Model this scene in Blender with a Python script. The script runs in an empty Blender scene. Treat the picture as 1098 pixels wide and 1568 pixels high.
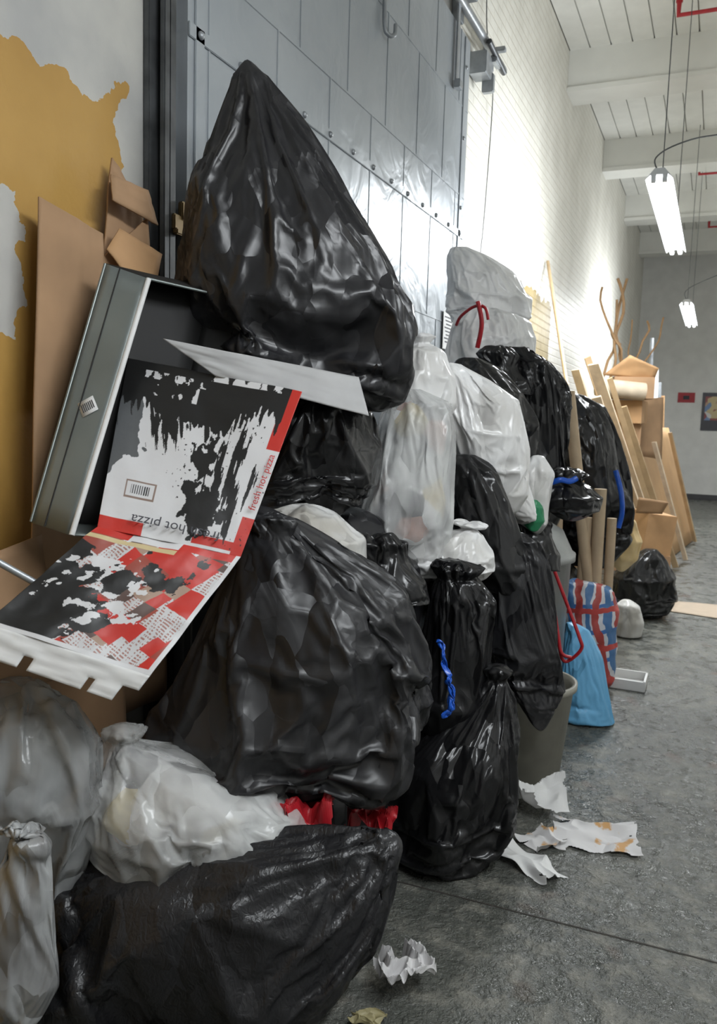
import bpy, numpy as np, math, random, bmesh
from mathutils import Vector, Matrix, Euler
random.seed(5); rng=np.random.default_rng(7)
sc=bpy.context.scene; COL=sc.collection
# ------------------------------------------------------------------ noise
_perm=np.random.default_rng(1).permutation(256); _perm=np.concatenate([_perm,_perm,_perm])
_g=np.random.default_rng(2).normal(size=(256,3)); _g/=np.linalg.norm(_g,axis=1)[:,None]
def perlin(P):
    P=np.asarray(P,float); i=np.floor(P).astype(int); f=P-i; i&=255
    w=f*f*f*(f*(f*6-15)+10); out=0
    for dx in (0,1):
        for dy in (0,1):
            for dz in (0,1):
                h=_perm[_perm[_perm[(i[:,0]+dx)&255]+((i[:,1]+dy)&255)]+((i[:,2]+dz)&255)]
                g=_g[h]; d=(g*(f-np.array([dx,dy,dz]))).sum(1)
                wx=w[:,0] if dx else 1-w[:,0]; wy=w[:,1] if dy else 1-w[:,1]; wz=w[:,2] if dz else 1-w[:,2]
                out=out+d*wx*wy*wz
    return out*1.6
def fbm(P,o=4):
    s=0;a=1
    for k in range(o): s=s+a*perlin(P*2**k+17.3*k); a*=.5
    return s
# ------------------------------------------------------------------ material helpers
def mat(name):
    m=bpy.data.materials.new(name); m.use_nodes=True; nt=m.node_tree
    return m,nt,nt.nodes["Principled BSDF"]
def N(nt,t,**kw):
    n=nt.nodes.new(t)
    for k,v in kw.items():
        if k in n.inputs: n.inputs[k].default_value=v
        else: setattr(n,k,v)
    return n
def ramp(nt,fac,stops):
    r=nt.nodes.new("ShaderNodeValToRGB"); e=r.color_ramp.elements
    while len(e)<len(stops): e.new(.5)
    for i,(p,c) in enumerate(stops):
        e[i].position=p; e[i].color=(*c,1) if len(c)==3 else c
    nt.links.new(fac,r.inputs[0]); return r
def coords(nt,scale=(1,1,1)):
    tc=N(nt,"ShaderNodeTexCoord"); mp=N(nt,"ShaderNodeMapping"); mp.inputs["Scale"].default_value=scale
    nt.links.new(tc.outputs["Object"],mp.inputs[0]); return mp.outputs[0]
def add_bump(nt,bs,h,strength=.3,dist=.01,prev=None):
    b=N(nt,"ShaderNodeBump"); b.inputs["Strength"].default_value=strength; b.inputs["Distance"].default_value=dist
    nt.links.new(h,b.inputs["Height"])
    if prev: nt.links.new(prev.outputs[0],b.inputs["Normal"])
    nt.links.new(b.outputs[0],bs.inputs["Normal"]); return b
def simple(name,col,rough=.6,metal=0,var=.15,scale=12,bump=.15):
    m,nt,bs=mat(name); bs.inputs["Roughness"].default_value=rough; bs.inputs["Metallic"].default_value=metal
    c=coords(nt); n=N(nt,"ShaderNodeTexNoise",Scale=scale,Detail=3.0); nt.links.new(c,n.inputs["Vector"])
    lo=tuple(x*(1-var) for x in col); hi=tuple(min(1,x*(1+var)) for x in col)
    r=ramp(nt,n.outputs[0],[(.3,lo),(.7,hi)]); nt.links.new(r.outputs[0],bs.inputs["Base Color"])
    if bump: add_bump(nt,bs,n.outputs[0],bump,.01)
    return m
def plastic(name,col,rough=.30,fine=0,fs=.25,alpha=1.0,cs=11,cstr=.5,spec=.5,blot=None,st=.55,avar=0):
    """thin film plastic: crumple = flat facets per distorted voronoi cell"""
    m,nt,bs=mat(name)
    bs.inputs["Base Color"].default_value=(*col,1); bs.inputs["Roughness"].default_value=rough
    bs.inputs["Specular IOR Level"].default_value=spec
    c=coords(nt,(1,1,st))
    n0=N(nt,"ShaderNodeTexNoise",Scale=6.0,Detail=2.0); nt.links.new(c,n0.inputs["Vector"])
    mx=N(nt,"ShaderNodeVectorMath",operation='MULTIPLY_ADD'); nt.links.new(n0.outputs["Color"],mx.inputs[0]); mx.inputs[1].default_value=(.16,.16,.16); nt.links.new(c,mx.inputs[2])
    vo=N(nt,"ShaderNodeTexVoronoi",Scale=float(cs)); nt.links.new(mx.outputs[0],vo.inputs["Vector"])
    d=N(nt,"ShaderNodeVectorMath",operation='SUBTRACT'); nt.links.new(mx.outputs[0],d.inputs[0]); nt.links.new(vo.outputs["Position"],d.inputs[1])
    r0=N(nt,"ShaderNodeVectorMath",operation='SUBTRACT'); nt.links.new(vo.outputs["Color"],r0.inputs[0]); r0.inputs[1].default_value=(.5,.5,.5)
    dt=N(nt,"ShaderNodeVectorMath",operation='DOT_PRODUCT'); nt.links.new(d.outputs[0],dt.inputs[0]); nt.links.new(r0.outputs[0],dt.inputs[1])
    b1=N(nt,"ShaderNodeBump"); b1.inputs["Strength"].default_value=cstr; b1.inputs["Distance"].default_value=1.0
    nt.links.new(dt.outputs["Value"],b1.inputs["Height"]); nt.links.new(b1.outputs[0],bs.inputs["Normal"])
    if fine:
        n=N(nt,"ShaderNodeTexNoise",Scale=float(fine),Detail=2.0,Distortion=1.2); nt.links.new(c,n.inputs["Vector"])
        add_bump(nt,bs,n.outputs[0],fs,.006,b1)
    if blot:
        r=ramp(nt,n0.outputs[0],[(.40,col),(.62,blot)]); nt.links.new(r.outputs[0],bs.inputs["Base Color"])
    bs.inputs["Alpha"].default_value=alpha
    if avar:
        ra=ramp(nt,n0.outputs[0],[(.38,(max(0,alpha-avar),)*3),(.60,(min(1,alpha+avar),)*3)]); nt.links.new(ra.outputs[0],bs.inputs["Alpha"])
    return m
M_black=plastic("black_plastic",(.014,.014,.016),.35,cs=13,cstr=.52)
M_blackm=plastic("black_plastic_matte",(.020,.020,.022),.42,cs=13,cstr=.52,spec=.6)
M_black2=plastic("black_plastic_grained",(.018,.018,.020),.36,fine=60,fs=.55,cs=13,cstr=.45)
M_black3=plastic("black_plastic_glossy",(.010,.010,.011),.28,cs=17,cstr=.58)
M_white=plastic("white_plastic",(.80,.80,.80),.28,cs=14,cstr=.5,blot=(.60,.59,.57))
M_white2=plastic("white_plastic_bright",(.86,.86,.86),.3,cs=10,cstr=.45,blot=(.74,.74,.73))
M_frost=plastic("frosted_plastic",(.66,.67,.66),.25,alpha=.52,avar=.2,cs=12,cstr=.45)
M_frost2=plastic("frosted_plastic_opaque",(.66,.66,.65),.28,cs=13,cstr=.5,blot=(.42,.40,.36))
M_clear=plastic("clear_grey_plastic",(.38,.39,.39),.25,alpha=.56,avar=.22,cs=10,cstr=.6)
M_tail=plastic("grey_film",(.40,.41,.41),.28,cs=16,cstr=.5,blot=(.22,.22,.22))
M_blue=plastic("light_blue_plastic",(.15,.43,.70),.4,cs=10)
M_bluedk=plastic("blue_plastic",(.01,.09,.5),.3)
M_yellow=plastic("yellow_plastic",(.75,.58,.32),.35,blot=(.55,.38,.15))
M_red=plastic("red_plastic",(.40,.012,.02),.4)
M_green=plastic("green_plastic",(.03,.22,.10),.35)
def contents_mat(name,cols,scale=9):
    m,nt,bs=mat(name); c=coords(nt); bs.inputs["Roughness"].default_value=.7
    n0=N(nt,"ShaderNodeTexNoise",Scale=8.0,Detail=2.0); nt.links.new(c,n0.inputs["Vector"])
    mx=N(nt,"ShaderNodeVectorMath",operation='MULTIPLY_ADD'); nt.links.new(n0.outputs["Color"],mx.inputs[0]); mx.inputs[1].default_value=(.08,.08,.08); nt.links.new(c,mx.inputs[2])
    vo=N(nt,"ShaderNodeTexVoronoi",Scale=float(scale)); nt.links.new(mx.outputs[0],vo.inputs["Vector"])
    sp=N(nt,"ShaderNodeSeparateColor"); nt.links.new(vo.outputs["Color"],sp.inputs[0])
    r=ramp(nt,sp.outputs[0],[(i/len(cols),k) for i,k in enumerate(cols)]); r.color_ramp.interpolation='CONSTANT'
    nt.links.new(r.outputs[0],bs.inputs["Base Color"]); return m
M_contw=contents_mat("trash_contents_white",[(.7,.7,.68),(.8,.8,.8),(.62,.52,.30),(.78,.78,.78),(.12,.12,.13),(.5,.3,.25),(.35,.35,.36)],10)
M_contg=contents_mat("trash_contents_grey",[(.16,.16,.16),(.05,.05,.05),(.48,.48,.46),(.10,.10,.10),(.6,.59,.55),(.22,.17,.12)],12)
# ------------------------------------------------------------------ mesh helpers
def link(name,me,mats=(),parent=None,loc=(0,0,0),smooth=False):
    o=bpy.data.objects.new(name,me); COL.objects.link(o); o.location=loc
    for m in (mats if isinstance(mats,(list,tuple)) else [mats]): me.materials.append(m)
    if smooth:
        for p in me.polygons: p.use_smooth=True
    if parent: o.parent=parent; o.location=Vector(loc)-parent.location
    return o
def empty(name,loc=(0,0,0)):
    o=bpy.data.objects.new(name,None); COL.objects.link(o); o.location=loc; o.empty_display_size=.1; return o
def bm_box(bm,c,s,rot=None):
    r=bmesh.ops.create_cube(bm,size=1); M=Matrix.Translation(c)@((rot.to_matrix().to_4x4()) if rot else Matrix())@Matrix.Diagonal((*s,1))
    bmesh.ops.transform(bm,matrix=M,verts=r['verts']); return r['verts']
def boxes(name,lst,m,parent=None,bevel=0):
    bm=bmesh.new()
    for it in lst: bm_box(bm,*it)
    if bevel: bmesh.ops.bevel(bm,geom=bm.edges[:],offset=bevel,segments=2,affect='EDGES')
    me=bpy.data.meshes.new(name); bm.to_mesh(me); bm.free(); return link(name,me,m,parent)
def tube(name,pts,rad,m,parent=None,seg=12,cyc=False):
    cu=bpy.data.curves.new(name,'CURVE'); cu.dimensions='3D'; sp=cu.splines.new('POLY'); sp.points.add(len(pts)-1)
    for i,p in enumerate(pts): sp.points[i].co=(*p,1)
    sp.use_cyclic_u=cyc; cu.bevel_depth=rad; cu.bevel_resolution=max(1,seg//4); cu.use_fill_caps=True
    to=bpy.data.objects.new("t",cu); COL.objects.link(to)
    me=bpy.data.meshes.new_from_object(to.evaluated_get(bpy.context.evaluated_depsgraph_get())); bpy.data.objects.remove(to)
    me.name=name; return link(name,me,m,parent,smooth=True)
def smooth_pts(pts,n=8):
    P=[Vector(p) for p in pts]; out=[]
    Q=[P[0]]+P+[P[-1]]
    for i in range(1,len(Q)-2):
        a,b,c,d=Q[i-1:i+3]
        for k in range(n):
            t=k/n; out.append(.5*((2*b)+(c-a)*t+(2*a-5*b+4*c-d)*t*t+(3*b-a-3*c+d)*t**3))
    out.append(P[-1]); return out
def sheet(name,corners,m,nu=20,nv=20,th=.003,amp=.004,fr=4,parent=None,cut=None,seed=0):
    a,b,c,d=[np.array(p,float) for p in corners]
    U,V=np.meshgrid(np.linspace(0,1,nu+1),np.linspace(0,1,nv+1)); U=U.ravel();V=V.ravel()
    P=(a[None]*((1-U)*(1-V))[:,None]+b[None]*(U*(1-V))[:,None]+c[None]*(U*V)[:,None]+d[None]*((1-U)*V)[:,None])
    n=np.cross(b-a,d-a); n/=np.linalg.norm(n)
    P=P+n[None]*(amp*fbm(np.stack([U*fr,V*fr,U*0+seed],1),3))[:,None]
    F=[]
    for j in range(nv):
        for i in range(nu):
            if cut and cut((i+.5)/nu,(j+.5)/nv): continue
            k=j*(nu+1)+i; F.append((k,k+1,k+nu+2,k+nu+1))
    me=bpy.data.meshes.new(name); me.from_pydata(P.tolist(),[],F)
    bm=bmesh.new(); bm.from_mesh(me); bmesh.ops.delete(bm,geom=[v for v in bm.verts if not v.link_faces],context='VERTS'); bm.to_mesh(me); bm.free()
    o=link(name,me,m,parent,smooth=True)
    if th:
        s=o.modifiers.new("thick",'SOLIDIFY'); s.thickness=th; s.offset=0
    return o,P,(U,V)
# ------------------------------------------------------------------ ROOM
W=-1.7; H=5.4; YF=19.0; XR=3.2; YB=-3.0
def wall_left_mat():
    m,nt,bs=mat("wall_left_paint"); bs.inputs["Roughness"].default_value=.5
    tc=N(nt,"ShaderNodeTexCoord"); sp=N(nt,"ShaderNodeSeparateXYZ"); nt.links.new(tc.outputs["Object"],sp.inputs[0])
    nz=N(nt,"ShaderNodeTexNoise",Scale=7.0,Detail=5.0); nt.links.new(tc.outputs["Object"],nz.inputs["Vector"])
    def math_(op,a,b):
        n=N(nt,"ShaderNodeMath",operation=op)
        for i,x in enumerate((a,b)):
            if isinstance(x,(int,float)): n.inputs[i].default_value=x
            else: nt.links.new(x,n.inputs[i])
        return n.outputs[0]
    off=math_('MULTIPLY',math_('SUBTRACT',nz.outputs[0],.5),.24)
    Y=math_('ADD',sp.outputs[1],off); Z=math_('ADD',sp.outputs[2],off)
    def box(y0,y1,z0,z1):
        a=math_('MULTIPLY',math_('GREATER_THAN',Y,y0),math_('LESS_THAN',Y,y1))
        b=math_('MULTIPLY',math_('GREATER_THAN',Z,z0),math_('LESS_THAN',Z,z1)); return math_('MULTIPLY',a,b)
    n2=N(nt,"ShaderNodeTexNoise",Scale=2.5,Detail=4.0); nt.links.new(tc.outputs["Object"],n2.inputs["Vector"])
    base=ramp(nt,n2.outputs[0],[(.35,(.38,.38,.37)),(.65,(.54,.53,.49))])
    white=ramp(nt,n2.outputs[0],[(.35,(.69,.675,.61)),(.65,(.78,.765,.70))])
    ochre=ramp(nt,n2.outputs[0],[(.3,(.38,.215,.05)),(.7,(.48,.285,.075))])
    olive=ramp(nt,n2.outputs[0],[(.3,(.24,.18,.07)),(.7,(.34,.26,.11))])
    def mixc(f,a,b):
        x=N(nt,"ShaderNodeMix",data_type='RGBA'); nt.links.new(f,x.inputs[0]); nt.links.new(a,x.inputs[6]); nt.links.new(b,x.inputs[7]); return x.outputs[2]
    isb=math_('GREATER_THAN',sp.outputs[1],5.35)
    c=mixc(isb,base.outputs[0],white.outputs[0])
    c=mixc(box(-9,2.04,-1,2.42),c,ochre.outputs[0])
    c=mixc(box(-9,1.66,1.70,2.07),c,base.outputs[0])
    c=mixc(box(6.2,8.9,-1,2.76),c,olive.outputs[0])
    cb=N(nt,"ShaderNodeCombineXYZ"); nt.links.new(sp.outputs[1],cb.inputs[0]); nt.links.new(sp.outputs[2],cb.inputs[1])
    br=N(nt,"ShaderNodeTexBrick",Scale=1.0); br.inputs["Brick Width"].default_value=.22; br.inputs["Row Height"].default_value=.075; br.inputs["Mortar Size"].default_value=.008
    br.inputs["Mortar Smooth"].default_value=.6; nt.links.new(cb.outputs[0],br.inputs["Vector"])
    inv=math_('SUBTRACT',1,br.outputs["Fac"]); hb=math_('MULTIPLY',inv,isb)
    b1=add_bump(nt,bs,hb,.5,.012); n3=N(nt,"ShaderNodeTexNoise",Scale=30.0,Detail=3.0); nt.links.new(tc.outputs["Object"],n3.inputs["Vector"])
    add_bump(nt,bs,n3.outputs[0],.2,.01,b1)
    dk=N(nt,"ShaderNodeMix",data_type='RGBA',blend_type='MULTIPLY'); nt.links.new(math_('MULTIPLY',math_('MULTIPLY',br.outputs["Fac"],isb),.28),dk.inputs[0]); nt.links.new(c,dk.inputs[6]); dk.inputs[7].default_value=(.6,.52,.42,1)
    nt.links.new(dk.outputs[2],bs.inputs["Base Color"]); return m
boxes("wall_left",[((W-.1,(YF+YB)/2,H/2),(.2,YF-YB,H))],wall_left_mat())
M_wallw=simple("wall_white_paint",(.74,.74,.72),.6,var=.06,scale=4,bump=0)
boxes("wall_far",[((1,YF+.1,H/2),(6,.2,H))],M_wallw)
boxes("wall_right",[((XR+.1,(YF+YB)/2,H/2),(.2,YF-YB,H))],M_wallw)
boxes("wall_back",[((1,YB-.1,H/2),(6,.2,H))],M_wallw)
boxes("baseboard_far",[((.8,YF-.012,.06),(4.6,.02,.12))],simple("dark_trim",(.05,.05,.055),.5))
def floor_mat():
    m,nt,bs=mat("worn_concrete"); c=coords(nt)
    n=N(nt,"ShaderNodeTexNoise",Scale=1.3,Detail=6.0,Roughness=.62); nt.links.new(c,n.inputs["Vector"])
    r=ramp(nt,n.outputs[0],[(.3,(.060,.063,.056)),(.5,(.095,.099,.088)),(.72,(.150,.152,.135))])
    n2=N(nt,"ShaderNodeTexNoise",Scale=9.0,Detail=5.0,Roughness=.7); nt.links.new(c,n2.inputs["Vector"])
    r2=ramp(nt,n2.outputs[0],[(.50,(0,0,0)),(.66,(1,1,1))])
    mx=N(nt,"ShaderNodeMix",data_type='RGBA'); nt.links.new(r2.outputs[0],mx.inputs[0]); nt.links.new(r.outputs[0],mx.inputs[6]); mx.inputs[7].default_value=(.21,.205,.175,1)
    n5=N(nt,"ShaderNodeTexNoise",Scale=4.0,Detail=2.0); nt.links.new(c,n5.inputs["Vector"])
    r5=ramp(nt,n5.outputs[0],[(.65,(0,0,0)),(.73,(.6,.6,.6))])
    mx2=N(nt,"ShaderNodeMix",data_type='RGBA'); nt.links.new(r5.outputs[0],mx2.inputs[0]); nt.links.new(mx.outputs[2],mx2.inputs[6]); mx2.inputs[7].default_value=(.10,.055,.035,1)
    nt.links.new(mx2.outputs[2],bs.inputs["Base Color"])
    r3=ramp(nt,n2.outputs[0],[(.42,(.15,.15,.15)),(.56,(.5,.5,.5))]); nt.links.new(r3.outputs[0],bs.inputs["Roughness"])
    n4=N(nt,"ShaderNodeTexNoise",Scale=30.0,Detail=4.0,Roughness=.65,Distortion=.6); nt.links.new(c,n4.inputs["Vector"])
    b=add_bump(nt,bs,n2.outputs[0],.65,.035); add_bump(nt,bs,n4.outputs[0],.8,.015,b)
    return m
boxes("floor",[(((W+XR)/2,(YF+YB)/2,-.05),(XR-W,YF-YB,.1))],floor_mat())
boxes("trim_floor_joint",[((.75,2.42,.0008),(4.9,.006,.0016),Euler((0,0,.02)))],simple("joint_dark",(.04,.035,.03),.8))
M_ceil=simple("ceiling_paint",(.82,.82,.78),.5,var=.04,scale=5,bump=0)
cb=[(((W+XR)/2,(YF+YB)/2,H+.06),(XR-W,YF-YB,.06))]
x=W
while x<XR-.05:
    cb.append(((x+.105,(YF+YB)/2,H+.015),(.196,YF-YB,.03))); x+=.21
boxes("ceiling",cb,M_ceil)
M_beam=simple("beam_paint",(.78,.78,.74),.5,var=.04,scale=3,bump=0)
for y in (.45,3.35,6.25,9.15,12.05,14.95,17.8):
    boxes("ceiling_beam",[(((W+XR)/2,y+.17,H-.2),(XR-W-.002,.34,.4)),(((W+XR)/2,y+.17,H-.40),(XR-W-.002,.40,.05))],M_beam)
# ------------------------------------------------------------------ DOOR (tin-clad sliding)
def door_mat():
    m,nt,bs=mat("tin_cladding"); c=coords(nt)
    n=N(nt,"ShaderNodeTexNoise",Scale=1.6,Detail=4.0); nt.links.new(c,n.inputs["Vector"])
    r=ramp(nt,n.outputs[0],[(.3,(.29,.32,.35)),(.7,(.39,.42,.445))]); nt.links.new(r.outputs[0],bs.inputs["Base Color"])
    bs.inputs["Metallic"].default_value=.15; bs.inputs["Roughness"].default_value=.36
    n2=N(nt,"ShaderNodeTexNoise",Scale=4.0,Detail=3.0,Distortion=.8); nt.links.new(c,n2.inputs["Vector"])
    add_bump(nt,bs,n2.outputs[0],.5,.03); return m
M_door=door_mat(); M_dark=simple("dark_steel",(.10,.105,.11),.45,.6,var=.3); M_steel=simple("grey_steel",(.33,.35,.37),.4,.5,var=.2)
door=empty("door_1",(W+.05,3.85,2))
DX=W+.066; y0,y1=2.30,5.38; zt=3.93
boxes("door_leaf",[((W+.038,(y0+y1)/2,zt/2+.005),(.056,y1-y0,zt-.01))],M_door,door)
se=[]; zs=[.35,.95,1.55,2.13,2.96,3.5]
for z in zs: se.append(((DX,(y0+y1)/2,z),(.006,y1-y0,.012)))
zz=[0.01]+zs+[zt]
for i in range(len(zz)-1):
    yy=y0+(.30 if i%2 else .12)
    while yy<y1-.05:
        se.append(((DX,yy,(zz[i]+zz[i+1])/2),(.007,.012,zz[i+1]-zz[i]))); yy+=.46
boxes("seams",se,M_door,door,bevel=.0015)
strap=[((DX+.004,(y0+y1)/2,2.72),(.008,y1-y0,.045)),((DX+.004,(y0+y1)/2,1.05),(.008,y1-y0,.045)),((DX+.004,y0+.06,zt/2),(.008,.05,zt-.02)),((DX+.004,y1-.1,zt/2),(.008,.05,zt-.02))]
boxes("straps",strap,M_door,door,bevel=.002)
bm=bmesh.new()
for i in range(13):
    for z in (2.72,1.05):
        r=bmesh.ops.create_uvsphere(bm,u_segments=10,v_segments=6,radius=.014); bmesh.ops.translate(bm,verts=r['verts'],vec=(DX+.008,y0+.06+i*(y1-y0-.16)/12,z))
for i in range(9):
    r=bmesh.ops.create_uvsphere(bm,u_segments=10,v_segments=6,radius=.013); bmesh.ops.translate(bm,verts=r['verts'],vec=(DX+.008,y1-.1,.3+i*.43))
me=bpy.data.meshes.new("bolts"); bm.to_mesh(me); bm.free(); link("bolts",me,M_steel,door,smooth=True)
boxes("latch",[((DX-.01,2.265,2.11),(.03,.07,.05)),((DX+.0,2.28,2.15),(.02,.03,.06)),((DX+.005,2.25,2.08),(.02,.04,.02))],simple("old_brass",(.28,.20,.10),.4,.7),door,bevel=.004)
boxes("trim_1",[((W+.03,2.235,1.98),(.06,.035,3.96)),((W+.012,2.20,1.98),(.024,.08,3.96)),((W+.05,2.205,1.98),(.02,.03,3.96))],M_dark,bevel=.004)
tr=empty("door_track",(W+.09,5,4.02))
tube("rail",[(W+.1,1.9,4.03),(W+.1,6.1,4.03)],.028,M_steel,tr)
for yy in (2.4,3.9,5.2,5.95):
    boxes("bracket",[((W+.031,yy,4.06),(.06,.07,.16)),((W+.09,yy,4.11),(.12,.05,.03))],M_steel,tr,bevel=.004)
for yy in (3.05,5.05):
    bm=bmesh.new(); r=bmesh.ops.create_cone(bm,segments=24,radius1=.07,radius2=.07,depth=.03,cap_ends=True); bmesh.ops.rotate(bm,verts=r['verts'],cent=(0,0,0),matrix=Matrix.Rotation(math.pi/2,3,'Y')); bmesh.ops.translate(bm,verts=r['verts'],vec=(W+.1,yy,4.11))
    me=bpy.data.meshes.new("wheel"); bm.to_mesh(me); bm.free(); link("wheel",me,M_dark,tr)
    boxes("hanger",[((W+.085,yy,3.82),(.012,.05,.58)),((W+.10,yy,3.55),(.04,.07,.05))],M_steel,tr,bevel=.004)
boxes("end_stop",[((W+.07,5.62,3.88),(.12,.16,.14)),((W+.14,5.75,3.95),(.04,.14,.05)),((W+.1,5.72,3.80),(.08,.05,.12))],M_steel,tr,bevel=.006)
tube("pulley_bar",[(W+.14,5.55,4.0),(W+.16,5.9,3.93)],.02,M_dark,tr)
tube("cord",smooth_pts([(W+.03,5.8,5.2),(W+.03,5.85,4.3),(W+.05,6.0,3.95),(W+.03,6.1,3.7),(W+.03,6.02,3.0),(W+.03,5.95,2.6),(W+.03,6.0,2.2)]),.004,M_dark,tr)
hk=empty("door_hook",(W+.09,3.88,3.5))
tube("shank",smooth_pts([(W+.085,3.88,3.75),(W+.085,3.88,3.42),(W+.10,3.90,3.36),(W+.12,3.93,3.37),(W+.12,3.94,3.42)]),.011,M_steel,hk)
boxes("plate",[((W+.08,3.88,3.62),(.02,.06,.16))],M_steel,hk,bevel=.003)
def paper_mat(name,c1=(.78,.78,.77),spots=None):
    m,nt,bs=mat(name); bs.inputs["Roughness"].default_value=.7; c=coords(nt)
    n=N(nt,"ShaderNodeTexNoise",Scale=14.0,Detail=4.0); nt.links.new(c,n.inputs["Vector"])
    if spots: r=ramp(nt,n.outputs[0],[(.60,c1),(.66,spots)])
    else: r=ramp(nt,n.outputs[0],[(.3,tuple(x*.9 for x in c1)),(.7,c1)])
    nt.links.new(r.outputs[0],bs.inputs["Base Color"]); return m
M_paper=paper_mat("white_paper",(.70,.70,.69)); M_ink=simple("ink",(.05,.05,.06),.7)
ps=empty("paper_sign",(DX+.012,5.12,2.08))
boxes("sheet",[((DX+.0125,5.12,2.08),(.001,.22,.24))],M_paper,ps)
boxes("print",[((DX+.0135,5.12,2.16-.022*i),(.0006,.17-.03*(i%3),.008)) for i in range(8)],M_ink,ps)
# ------------------------------------------------------------------ LAMPS
m,nt,bs=mat("fluorescent_tube"); bs.inputs["Emission Color"].default_value=(.93,.97,1,1); bs.inputs["Emission Strength"].default_value=16; m.cycles.emission_sampling='NONE'; M_tube=m
M_enamel=simple("white_enamel",(.75,.77,.78),.35,var=.03)
def lamp(y0,y1,x,z,e,cord=None):
    L=empty("fluorescent_lamp",(x,(y0+y1)/2,z)); ln=y1-y0
    bm=bmesh.new()
    pr=[(-.085,.0),(-.06,.035),(-.03,.07),(.03,.07),(.06,.035),(.085,.0),(.055,.03),(-.055,.03)]
    A=[bm.verts.new((x+p[0],y0,z+p[1])) for p in pr]; B=[bm.verts.new((x+p[0],y1,z+p[1])) for p in pr]
    for i in range(8): j=(i+1)%8; bm.faces.new((A[i],A[j],B[j],B[i]))
    bm.faces.new(A); bm.faces.new(B[::-1]); bmesh.ops.recalc_face_normals(bm,faces=bm.faces)
    me=bpy.data.meshes.new("housing"); bm.to_mesh(me); bm.free(); link("housing",me,M_enamel,L)
    for k,dx in enumerate((-.035,.035)): tube("tube_%d"%(k+1),[(x+dx,y0+.04,z+.002),(x+dx,y1-.04,z+.002)],.019,M_tube,L)
    boxes("sockets",[((x+dx,yy,z+.01),(.03,.03,.05)) for dx in (-.035,.035) for yy in (y0+.02,y1-.02)],M_enamel,L)
    for yy in (y0+.25,y1-.25): tube("chain",[(x,yy,z+.07),(x,yy,H)],.0035,M_dark,L)
    if cord: tube("power_cord",smooth_pts(cord),.005,M_dark,L)
    for nm,sx,loc,rot,en in (("glow_down",.14,(0,0,-.025),(0,0,0),.45),("glow_left",.04,(-.095,0,.0),(0,math.pi/2,0),.275),("glow_right",.04,(.095,0,.0),(0,-math.pi/2,0),.275)):
        ld=bpy.data.lights.new(nm,'AREA'); ld.shape='RECTANGLE'; ld.size=sx; ld.size_y=ln-.1; ld.energy=e*en; ld.color=(.93,.97,1)
        lo=bpy.data.objects.new(nm,ld); COL.objects.link(lo); lo.parent=L; lo.location=loc; lo.rotation_euler=rot
    return L
lamp(5.8,8.25,-.46,3.1,220,[(-.46,6.0,3.17),(-.50,5.95,3.28),(-.3,6.1,3.42),(.2,6.6,3.65),(1.2,7.4,4.3)])
lamp(11.6,14.05,-.48,3.1,220,[(-.48,11.8,3.17),(-.5,11.75,3.3),(-.2,12.0,3.5),(.6,12.6,3.9)])
lamp(-.2,2.25,.85,3.1,115)
M_redp=simple("red_pipe_paint",(.45,.02,.03),.4)
for yy,xx in ((8.2,-.58),(13.2,-.5),(16.6,-.4)):
    sp_=empty("sprinkler_pipe",(1.2,yy,5.15))
    tube("pipe",[(xx,yy,5.27),(xx,yy,5.16),(XR-.02,yy,5.16)],.022,M_redp,sp_); tube("head",[(xx,yy,5.39),(xx,yy,5.27)],.03,M_redp,sp_)
po=empty("wall_poster",(-.02,YF-.01,1.88))
boxes("frame",[((-.02,YF-.008,1.88),(.62,.014,.80))],simple("poster_black",(.03,.03,.04),.4),po)
boxes("picture",[((-.02,YF-.017,1.95),(.5,.004,.5))],contents_mat("poster_print",[(.5,.35,.25),(.2,.3,.5),(.7,.7,.7),(.3,.1,.1),(.6,.5,.3)],9),po)
po2=empty("wall_notice",(-.65,YF-.01,2.17))
boxes("board",[((-.65,YF-.008,2.17),(.34,.014,.21))],simple("notice_red",(.4,.02,.03),.5),po2)
boxes("label",[((-.65,YF-.017,2.17),(.12,.004,.08))],M_ink,po2)
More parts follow.
